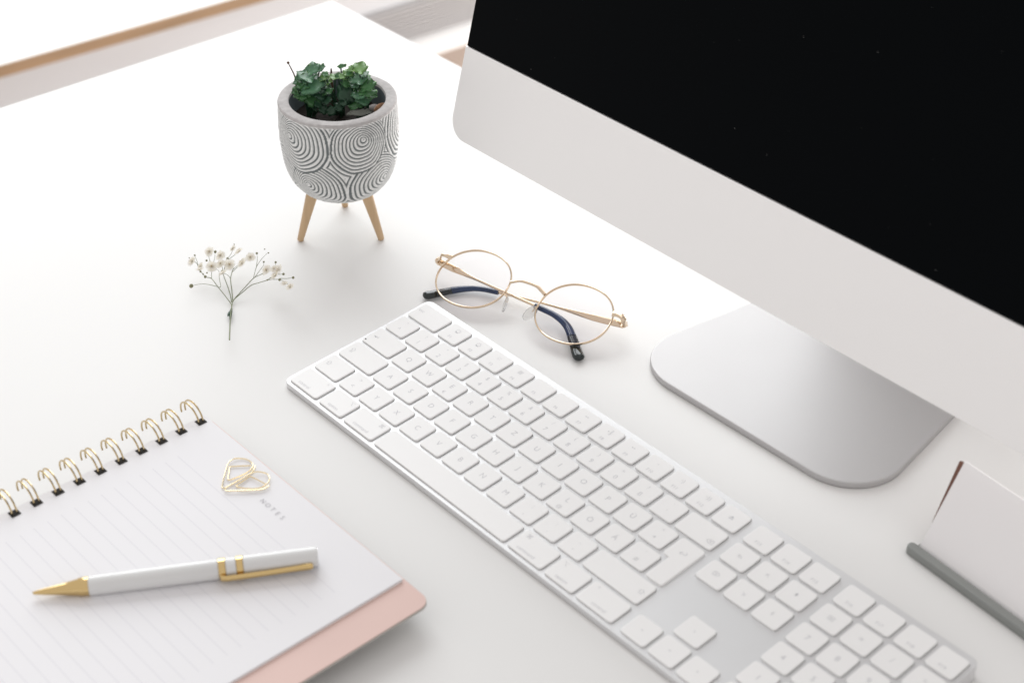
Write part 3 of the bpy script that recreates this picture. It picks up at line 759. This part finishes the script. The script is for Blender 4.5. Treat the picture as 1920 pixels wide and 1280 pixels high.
# ------------------------------------------------------------------ dried flower sprig
FO = (-62, 2, 0)
fl = root('flower_sprig', FO, 'small dried sprig of white gypsophila lying on the white desk', 'flower')
BRANCH = [[[-49.72,-6.83,9.5],[-59.59,-0.03,7.68],[-70.64,7.58,5.67],[-81.69,15.59,3.64],[-88.7,20.93,2.34],[-92.84,24.25,1.78]],[[-87.82,20.01,2.53],[-91.14,21.89,2.01],[-99.67,23.16,3.56],[-108.34,23.88,5.69],[-116.84,24.74,7.56],[-119.99,22.54,8.33],[-128.81,23.74,8.92],[-134.94,25.87,9.79],[-138.63,25.3,10.3]],[[-108.34,23.88,5.69],[-111.68,20.84,6.74],[-114.53,17.47,7.69],[-116.74,13.58,7.76],[-117.1,9.86,8.21]],[[-107.88,23.89,5.58],[-107.86,25.69,5.47],[-114.25,29.1,6.92],[-120.03,32.75,8.29],[-123.99,32.1,9.02]],[[-116.84,24.74,7.56],[-121.58,28.23,8.46],[-125.62,31.18,9.3]],[[-93.01,23.54,1.67],[-97.65,26.11,2.92],[-104.77,29.15,4.8],[-112.69,32.04,6.75],[-116.71,33.86,7.72],[-123.7,37.77,9.45]],[[-93.07,24.55,1.86],[-100.72,29.35,4.01],[-109.21,34.41,6.4],[-113.54,38.57,7.91],[-116.0,41.4,8.9],[-119.35,41.33,9.34]],[[-109.83,34.85,6.59],[-113.65,35.15,7.3],[-116.71,33.86,7.72]],[[-114.98,40.31,8.5],[-115.39,44.86,9.75],[-114.21,47.58,10.52]],[[-92.58,23.93,1.71],[-93.63,26.36,2.47],[-93.64,33.43,5.07],[-93.12,39.47,7.55],[-89.56,43.35,9.65],[-85.31,47.45,12.18],[-85.05,50.86,13.86],[-83.36,52.51,14.99]],[[-92.13,23.62,1.75],[-94.07,27.37,2.81],[-95.78,36.39,6.09],[-96.78,44.26,9.26],[-94.5,48.37,11.3],[-92.36,51.87,13.21],[-88.08,55.25,15.53]],[[-96.75,43.88,9.1],[-103.01,50.96,11.78],[-105.11,56.12,13.99],[-105.54,59.72,15.64],[-105.46,62.37,16.94]],[[-96.62,44.73,9.47],[-98.02,49.49,11.47],[-99.45,54.16,13.5],[-101.7,56.17,14.26]],[[-103.01,50.96,11.78],[-108.11,55.41,13.52],[-112.48,58.25,14.64]],[[-85.31,47.45,12.18],[-79.57,49.74,14.37],[-75.74,50.53,15.58],[-69.7,50.41,16.95],[-61.0,48.31,18.22]],[[-83.36,52.51,14.99],[-77.44,54.67,17.3]],[[-76.79,51.3,15.73],[-71.1,52.88,17.85],[-68.38,55.78,18.6]],[[-88.08,55.25,15.53],[-92.68,59.37,16.91]],[[-116.71,33.86,7.72],[-124.15,41.95,10.17],[-127.99,48.94,12.19],[-132.6,54.04,14.0]],[[-124.15,41.95,10.17],[-124.55,47.9,11.54],[-124.28,52.0,12.67]],[[-113.54,38.57,7.91],[-114.58,46.41,10.16],[-113.74,53.73,12.75]],[[-128.81,23.74,8.92],[-137.19,27.39,10.1],[-142.88,29.54,10.89]],[[-125.62,31.18,9.3],[-133.48,34.58,10.87],[-137.63,36.77,11.7]],[[-125.62,31.18,9.3],[-130.72,36.81,10.56],[-136.08,41.27,11.91]]]
for i, pts in enumerate(BRANCH):
    b = MB(); r0 = 0.46 if i == 0 else (0.33 if i in (1, 5, 6, 9, 10) else 0.2)
    tube(b, catmull(pts, 5), lambda t, r0=r0: r0 * (1 - 0.45 * t), 6); part('stem' if i == 0 else 'branch', b, M['gyp_stem'], fl, FO)
for pts in [[[-87.0,19.59,2.6],[-84.07,17.09,2.4],[-80.51,14.16,2.2],[-75.47,10.47,1.8]],[[-84.64,17.5,2.6],[-82.52,14.71,2.6],[-80.15,11.94,2.4]]]:
    b = MB(); tube(b, catmull(pts, 5), lambda t: 0.12 + 0.95 * math.sin(PI * min(1, max(0, t))) ** 0.9, 8, flat=(0.9, 0.45)); part('sheath_leaf', b, M['gyp_leaf'], fl, FO)
def blossom(c, r):
    b = MB(); c = Vector(c)
    ax = Vector((random.uniform(-.5, .5), random.uniform(-.9, .1), 0.8)).normalized()
    u = ax.orthogonal().normalized(); w_ = ax.cross(u)
    for ring, (n_, tilt, k) in enumerate(((9, 0.30, 1.0), (7, 0.75, 0.8), (5, 1.15, 0.6))):
        for j in range(n_):
            q = 2 * PI * (j + 0.5 * ring + random.uniform(-.15, .15)) / n_
            d = u * math.cos(q) + w_ * math.sin(q); sd = ax.cross(d); L_ = r * k * random.uniform(0.85, 1.12)
            e = d * math.cos(tilt) + ax * math.sin(tilt); hw = L_ * 0.36
            p0 = c + ax * 0.1; p1 = c + e * L_ * 0.55; p2 = c + e * L_ - ax * L_ * 0.10
            up = ax.lerp(-d, 0.5) * 0.12 * L_
            b.add([p0 - sd * hw * 0.3, p0 + sd * hw * 0.3, p1 + sd * hw + up, p1 - sd * hw + up, p1, p2 + sd * hw * 0.6, p2 - sd * hw * 0.6, p2 + e * L_ * 0.03],
                  [(0, 1, 4), (0, 4, 3), (1, 2, 4), (4, 2, 5), (4, 5, 7), (4, 7, 6), (3, 4, 6)])
    return b, c + ax * r * 0.35
for x, y, z, r in [[-137.03,24.03,11.28,2.52],[-137.1,37.6,12.97,2.35],[-129.24,41.15,12.16,2.46],[-124.62,30.63,10.38,3.25],[-123.04,36.76,10.54,2.69],[-118.54,40.55,10.42,3.36],[-112.88,46.76,11.52,3.36],[-122.99,51.58,13.8,2.91],[-112.53,52.98,13.79,2.8],[-128.59,50.95,14.13,1.4],[-92.04,51.76,14.42,2.91],[-86.78,54.41,16.53,2.8],[-83.05,54.93,17.46,2.52],[-81.04,50.93,15.81,3.25],[-59.74,47.47,19.22,2.69],[-115.06,32.84,8.64,2.24],[-127.31,23.2,9.89,1.9],[-129.96,25.68,10.25,1.68],[-67.71,48.34,17.52,1.68],[-128.63,49.91,13.86,1.23]]:
    b, cc = blossom((x, y, z), r * (1.25 if r > 2.6 else 1.5)); o = part('blossom', b, M['petal'], fl, FO, smooth=False)
    if r > 2.2:
        b = MB(); blob(b, cc, r * 0.13, 6, 4, jit=0.3); part('flower_heart', b, M['petal_core'], o, FO)
for x, y, z, r in [[-142.88,29.54,10.89,0.67],[-136.08,41.27,11.91,1.06],[-132.74,32.0,10.62,0.84],[-125.54,43.64,10.69,0.9],[-118.67,34.56,8.17,0.78],[-120.12,22.29,8.37,1.01],[-117.23,9.61,8.25,1.46],[-112.67,58.39,14.69,0.84],[-110.62,63.43,16.74,0.5],[-104.9,62.4,16.99,0.56],[-101.7,56.17,14.26,0.73],[-92.68,59.37,16.91,0.84],[-77.44,54.67,17.3,0.9],[-68.38,55.78,18.6,0.95],[-76.09,50.43,15.45,1.01],[-69.49,50.11,16.86,0.9],[-83.67,49.13,13.27,0.67],[-132.6,54.04,14.0,0.45],[-129.43,42.88,11.12,0.84],[-137.63,36.77,11.7,0.84],[-129.85,23.77,9.08,0.9],[-124.8,51.3,12.5,0.78],[-85.51,47.23,12.05,0.62],[-142.72,25.13,10.79,0.45],[-122.77,25.46,8.74,0.62],[-127.03,23.2,8.66,0.78],[-122.96,22.56,8.9,0.56]]:
    b = MB(); blob(b, (x, y, max(z, r)), r, 8, 5, (0.85, 1.0, 0.95), 0.12); part('bud', b, M['bud'], fl, FO)

# ------------------------------------------------------------------ notebook
NX, NY = 8.0, -61.5
NO = (NX, NY, 0)
nb = root('notebook', NO, 'open ruled notebook with gold wire binding and blush pink back cover', 'notebook')
b = MB(); prism(b, rounded([(9.5, -271), (166, -271), (166, -64.5), (9.5, -64.5)], 3, 4), -4.6, 6.6); part('folded_front_cover', b, M['cover_edge'], nb, NO, 'grey board and turned pages folded underneath', angle=50)
ol = rounded([(6.5, -273), (206.5, -273), (206.5, -60.2), (6.5, -60.2)], [6, 7, 7, 6], 8)
b = MB(); prism(b, ol, 7.4, 8.9, 0.25, 2); part('cover_core', b, M['cover_edge'], nb, NO, angle=50)
b = MB(); prism(b, inset(ol, 0.12), 8.95, 9.35, 0.2, 2); part('back_cover', b, M['cover'], nb, NO, 'blush pink back cover board', angle=50)
ol = rounded([(5.5, -271.5), (185.6, -271.5), (185.6, -61.8), (5.5, -61.8)], [2, 1.0, 1.0, 2], 5)
b = MB(); prism(b, ol, 9.4, 10.75); part('page_stack', b, M['paper'], nb, NO, angle=50)
b = MB(); v = []; f = []
for i in range(31):
    for j in range(31):
        x = 5.6 + 179.8 * i / 30; y = -271.3 + 209.4 * j / 30
        z = 11.05 + 0.16 * noise.noise(Vector((x * 0.015, y * 0.02, 5))) + (0.25 * math.exp(-(x - 5.6) / 9))
        v.append((x, y, z))
for i in range(30):
    for j in range(30): k = i * 31 + j; f.append((k, k + 31, k + 32, k + 1))
b.add(v, f); part('ruled_page', b, M['page'], nb, NO, 'top page with fine ruled lines')
xs = 87.0
for ch in "NOTES":
    me = text_mesh(ch, 4.1); me = me.copy(); me.materials.clear(); me.materials.append(M['heading'])
    link('heading_letter', me, None, nb, (xs + 2.2 - NX, -80.4 - NY, 11.32)); xs += 4.45
for k in range(17):
    y0 = -67.0 - 13.05 * k
    b = MB(); prism(b, [(7.0, y0 - 2.7), (12.2, y0 - 2.7), (12.2, y0 + 2.7), (7.0, y0 + 2.7)], 11.38, 11.42); part('punched_hole', b, M['hole'], nb, NO, smooth=False)
    b = MB()
    for dy in (-1.35, 1.35):
        pts = []
        for i in range(21):
            t = math.radians(-8 + 205 * i / 20); pts.append((0.4 + 9.4 * math.cos(t), y0 + dy + 0.5 * math.sin(t) * (1 if dy > 0 else -1) * 0.3, 11.4 + 8.2 * math.sin(t) - 0.4))
        tube(b, pts, 0.52, 8)
    part('wire_loop', b, M['wire'], nb, NO)

# ------------------------------------------------------------------ two paper clips
for i, pts in enumerate(([[60.98,-68.51,11.6],[57.34,-73.1,11.6],[54.42,-77.34,11.6],[54.63,-78.24,11.6],[57.99,-80.91,11.6],[61.67,-84.13,11.6],[63.05,-84.49,11.6],[63.67,-83.47,11.6],[64.52,-75.99,11.6],[63.98,-70.81,11.6],[62.03,-67.9,11.6],[58.85,-66.6,11.6],[54.89,-67.21,11.6],[51.9,-69.34,11.6],[50.58,-72.62,11.6],[51.44,-76.55,11.6],[54.51,-79.99,11.6],[60.64,-85.93,11.6],[65.33,-90.15,11.6],[66.56,-90.49,11.6],[67.22,-88.97,11.6],[66.87,-80.52,11.6],[66.72,-73.35,11.6],[64.89,-69.15,11.6],[62.48,-66.83,11.6]], [[79.67,-71.84,11.6],[73.93,-72.99,11.6],[69.24,-74.28,11.6],[68.77,-75.2,11.6],[69.56,-79.48,11.6],[70.16,-83.94,11.6],[71.29,-84.72,11.6],[72.67,-84.11,11.6],[77.84,-79.87,11.6],[80.52,-75.14,11.6],[79.7,-70.07,11.6],[77.13,-67.41,11.6],[73.31,-66.28,11.6],[69.93,-67.67,11.6],[68.08,-70.55,11.6],[67.77,-74.09,11.6],[68.18,-81.42,11.6],[68.63,-89.74,11.6],[69.33,-90.83,11.6],[70.84,-90.22,11.6],[76.78,-83.25,11.6],[81.83,-76.48,11.6],[82.53,-73.04,11.6],[82.14,-70.89,11.6]])):
    cx_ = sum(p[0] for p in pts) / len(pts); cy_ = sum(p[1] for p in pts) / len(pts)
    b = MB(); n_ = len(pts)
    q = [(x, y, 11.85 + (0.5 if 0.55 < k / n_ < 0.72 else 0.0) + (0.55 if i else 0)) for k, (x, y, z) in enumerate(pts)]
    tube(b, catmull(q, 4), 0.35, 8)
    o = link('paper_clip', b.mesh('paper_clip', (cx_, cy_, 11.6)), M['clipgold'], None, (cx_, cy_, 11.6))
    tag(o, ('gold drop-shaped paper clip forming the far left half of the heart', 'gold drop-shaped paper clip forming the near right half of the heart, beside NOTES')[i], 'paper clip', 'gold paper clips on the notebook')

# ------------------------------------------------------------------ pen
PA, PB = Vector((73.2, -208.4, 14.5)), Vector((148.4, -87.6, 17.0))
PD = (PB - PA).normalized(); PL = (PB - PA).length
PNO = ((PA + PB) / 2).to_tuple()
pn = root('pen', PNO, 'white ballpoint pen with gold tip, rings and clip lying on the notebook page', 'pen')
RP = 5.3
l1 = 27.5
b = MB(); lathe(b, [(0, 0), (0.7, 0.0), (0.95, 1.2), (1.3, 3), (3.2, 16), (4.4, l1 - 5), (4.75, l1 - 4.6), (4.9, l1)], PA, PD, 40); part('tip', b, M['pen_gold'], pn, PNO)
lr = 92.0
b = MB(); lathe(b, [(4.7, l1), (5.0, l1 + 0.3), (5.2, l1 + 8), (RP, 60), (RP, lr - 0.4), (RP - 0.2, lr)], PA, PD, 40); part('barrel', b, M['pen_white'], pn, PNO)
b = MB(); lathe(b, [(RP - 0.3, lr), (RP + 0.12, lr + 0.2), (RP + 0.12, lr + 3.6), (RP - 0.3, lr + 3.8)], PA, PD, 40); part('ring', b, M['pen_gold'], pn, PNO)
b = MB(); lathe(b, [(RP - 0.3, lr + 3.8), (RP, lr + 3.9), (RP, lr + 8.9), (RP - 0.3, lr + 9)], PA, PD, 40); part('middle_band', b, M['pen_white'], pn, PNO)
b = MB(); lathe(b, [(RP - 0.3, lr + 9), (RP + 0.12, lr + 9.2), (RP + 0.12, lr + 12.4), (RP - 0.3, lr + 12.6)], PA, PD, 40); part('ring', b, M['pen_gold'], pn, PNO)
b = MB(); lathe(b, [(RP - 0.3, lr + 12.6), (RP, lr + 12.8), (RP, PL - 0.5), (RP - 0.5, PL), (0, PL)], PA, PD, 40); part('cap', b, M['pen_white'], pn, PNO)
side = PD.cross(Vector((0, 0, 1))).normalized()
co = (side * 0.90 + Vector((0, 0, -0.10))).normalized()
def cp(l, o_): return PA + PD * l + co * o_
b = MB(); tube(b, [cp(lr + 1.2, RP - 0.6), cp(lr + 1.6, RP + 1.2), cp(lr + 4, RP + 1.7), cp(lr + 24, RP + 1.5), cp(lr + 36, RP + 1.15), cp(PL - 4.5, RP + 0.9), cp(PL - 3, RP + 0.8)], [1.3, 1.5, 1.5, 1.45, 1.5, 1.7, 1.3], 12, flat=(1.25, 0.9), up=tuple(co)); part('clip', b, M['pen_gold'], pn, PNO)
b = MB(); tube(b, [cp(PL - 12, RP + 0.9), cp(PL - 8, RP + 0.5), cp(PL - 4, RP + 0.6)], [0.7, 1.5, 1.2], 10, flat=(1.3, 0.9), up=tuple(co)); part('clip_bead', b, M['pen_gold'], pn, PNO)

# the notebook lies on its own folded-back pages: lift it and what lies on it
for o in scene.objects:
    if o.parent is None and o.name.split('.')[0] in ('notebook', 'paper_clip', 'pen'):
        o.location += Vector((4.9, -2.6, 5.0)) * S

# ------------------------------------------------------------------ card stand and card
YAW = math.radians(-5.3)
CS = (339.4, 161.1, 0)
cs_ = root('card_stand', CS, 'low sage grey metal card stand with a rounded front lip', 'card stand')
db = Vector((math.cos(YAW), math.sin(YAW), 0)); nb_ = Vector((-db.y, db.x, 0)); P0 = Vector(CS)
def loc_(mb):
    r = MB(); r.add([P0 + db * x + nb_ * y + Vector((0, 0, z)) for x, y, z in mb.v], mb.f); return r
LEN = 165.0
t = MB(); prism(t, rounded([(0, -3.2), (LEN, -3.2), (LEN, 2.2), (0, 2.2)], 2.4, 6), 0.2, 5.6, 0.8, 4, None, 0.5); part('front_lip', loc_(t), M['sage'], cs_, CS, angle=50)
t = MB(); prism(t, [(2, 2.4), (LEN - 2, 2.4), (LEN - 2, 38), (2, 38)], 0.3, 2.4, 0.4, 2); part('base_plate', loc_(t), M['sage'], cs_, CS)
LEAN = math.atan2(43.7, 23.3)
def lean(mb, y0, z0, ang):
    """mb in (x, up, thickness) -> leaning sheet that starts at y0, z0"""
    r = MB(); r.add([P0 + db * x + nb_ * (y0 + u * math.cos(ang) + n * math.sin(ang)) + Vector((0, 0, z0 + u * math.sin(ang) - n * math.cos(ang))) for x, u, n in mb.v], mb.f); return r
t = MB(); prism(t, rounded([(5.2, 1), (LEN - 3, 1), (LEN - 3, 52.4), (0.2, 52.4), (3.0, 17)], [0.8, 0.8, 0.8, 0.8, 0], 3), 1.1, 3.0, 0.3, 2); part('back_board', lean(t, 3.2, 2.4, LEAN - 0.02), M['brown_board'], cs_, CS, 'dark brown backing board')
o = bpy.data.objects.new('paper_card', None)
t = MB(); prism(t, [(4.2, 0), (LEN - 4, 0), (LEN - 4, 53.5), (4.2, 53.5)], 0.0, 0.8, 0.1, 1)
q = lean(t, 3.2, 3.2, LEAN)
o = link('paper_card', q.mesh('paper_card', CS, angle=50), M['card'], None, CS)
tag(o, 'blank white card leaning back in the sage grey stand', 'card')

for o in scene.objects:
    if '_o' in o: del o['_o']
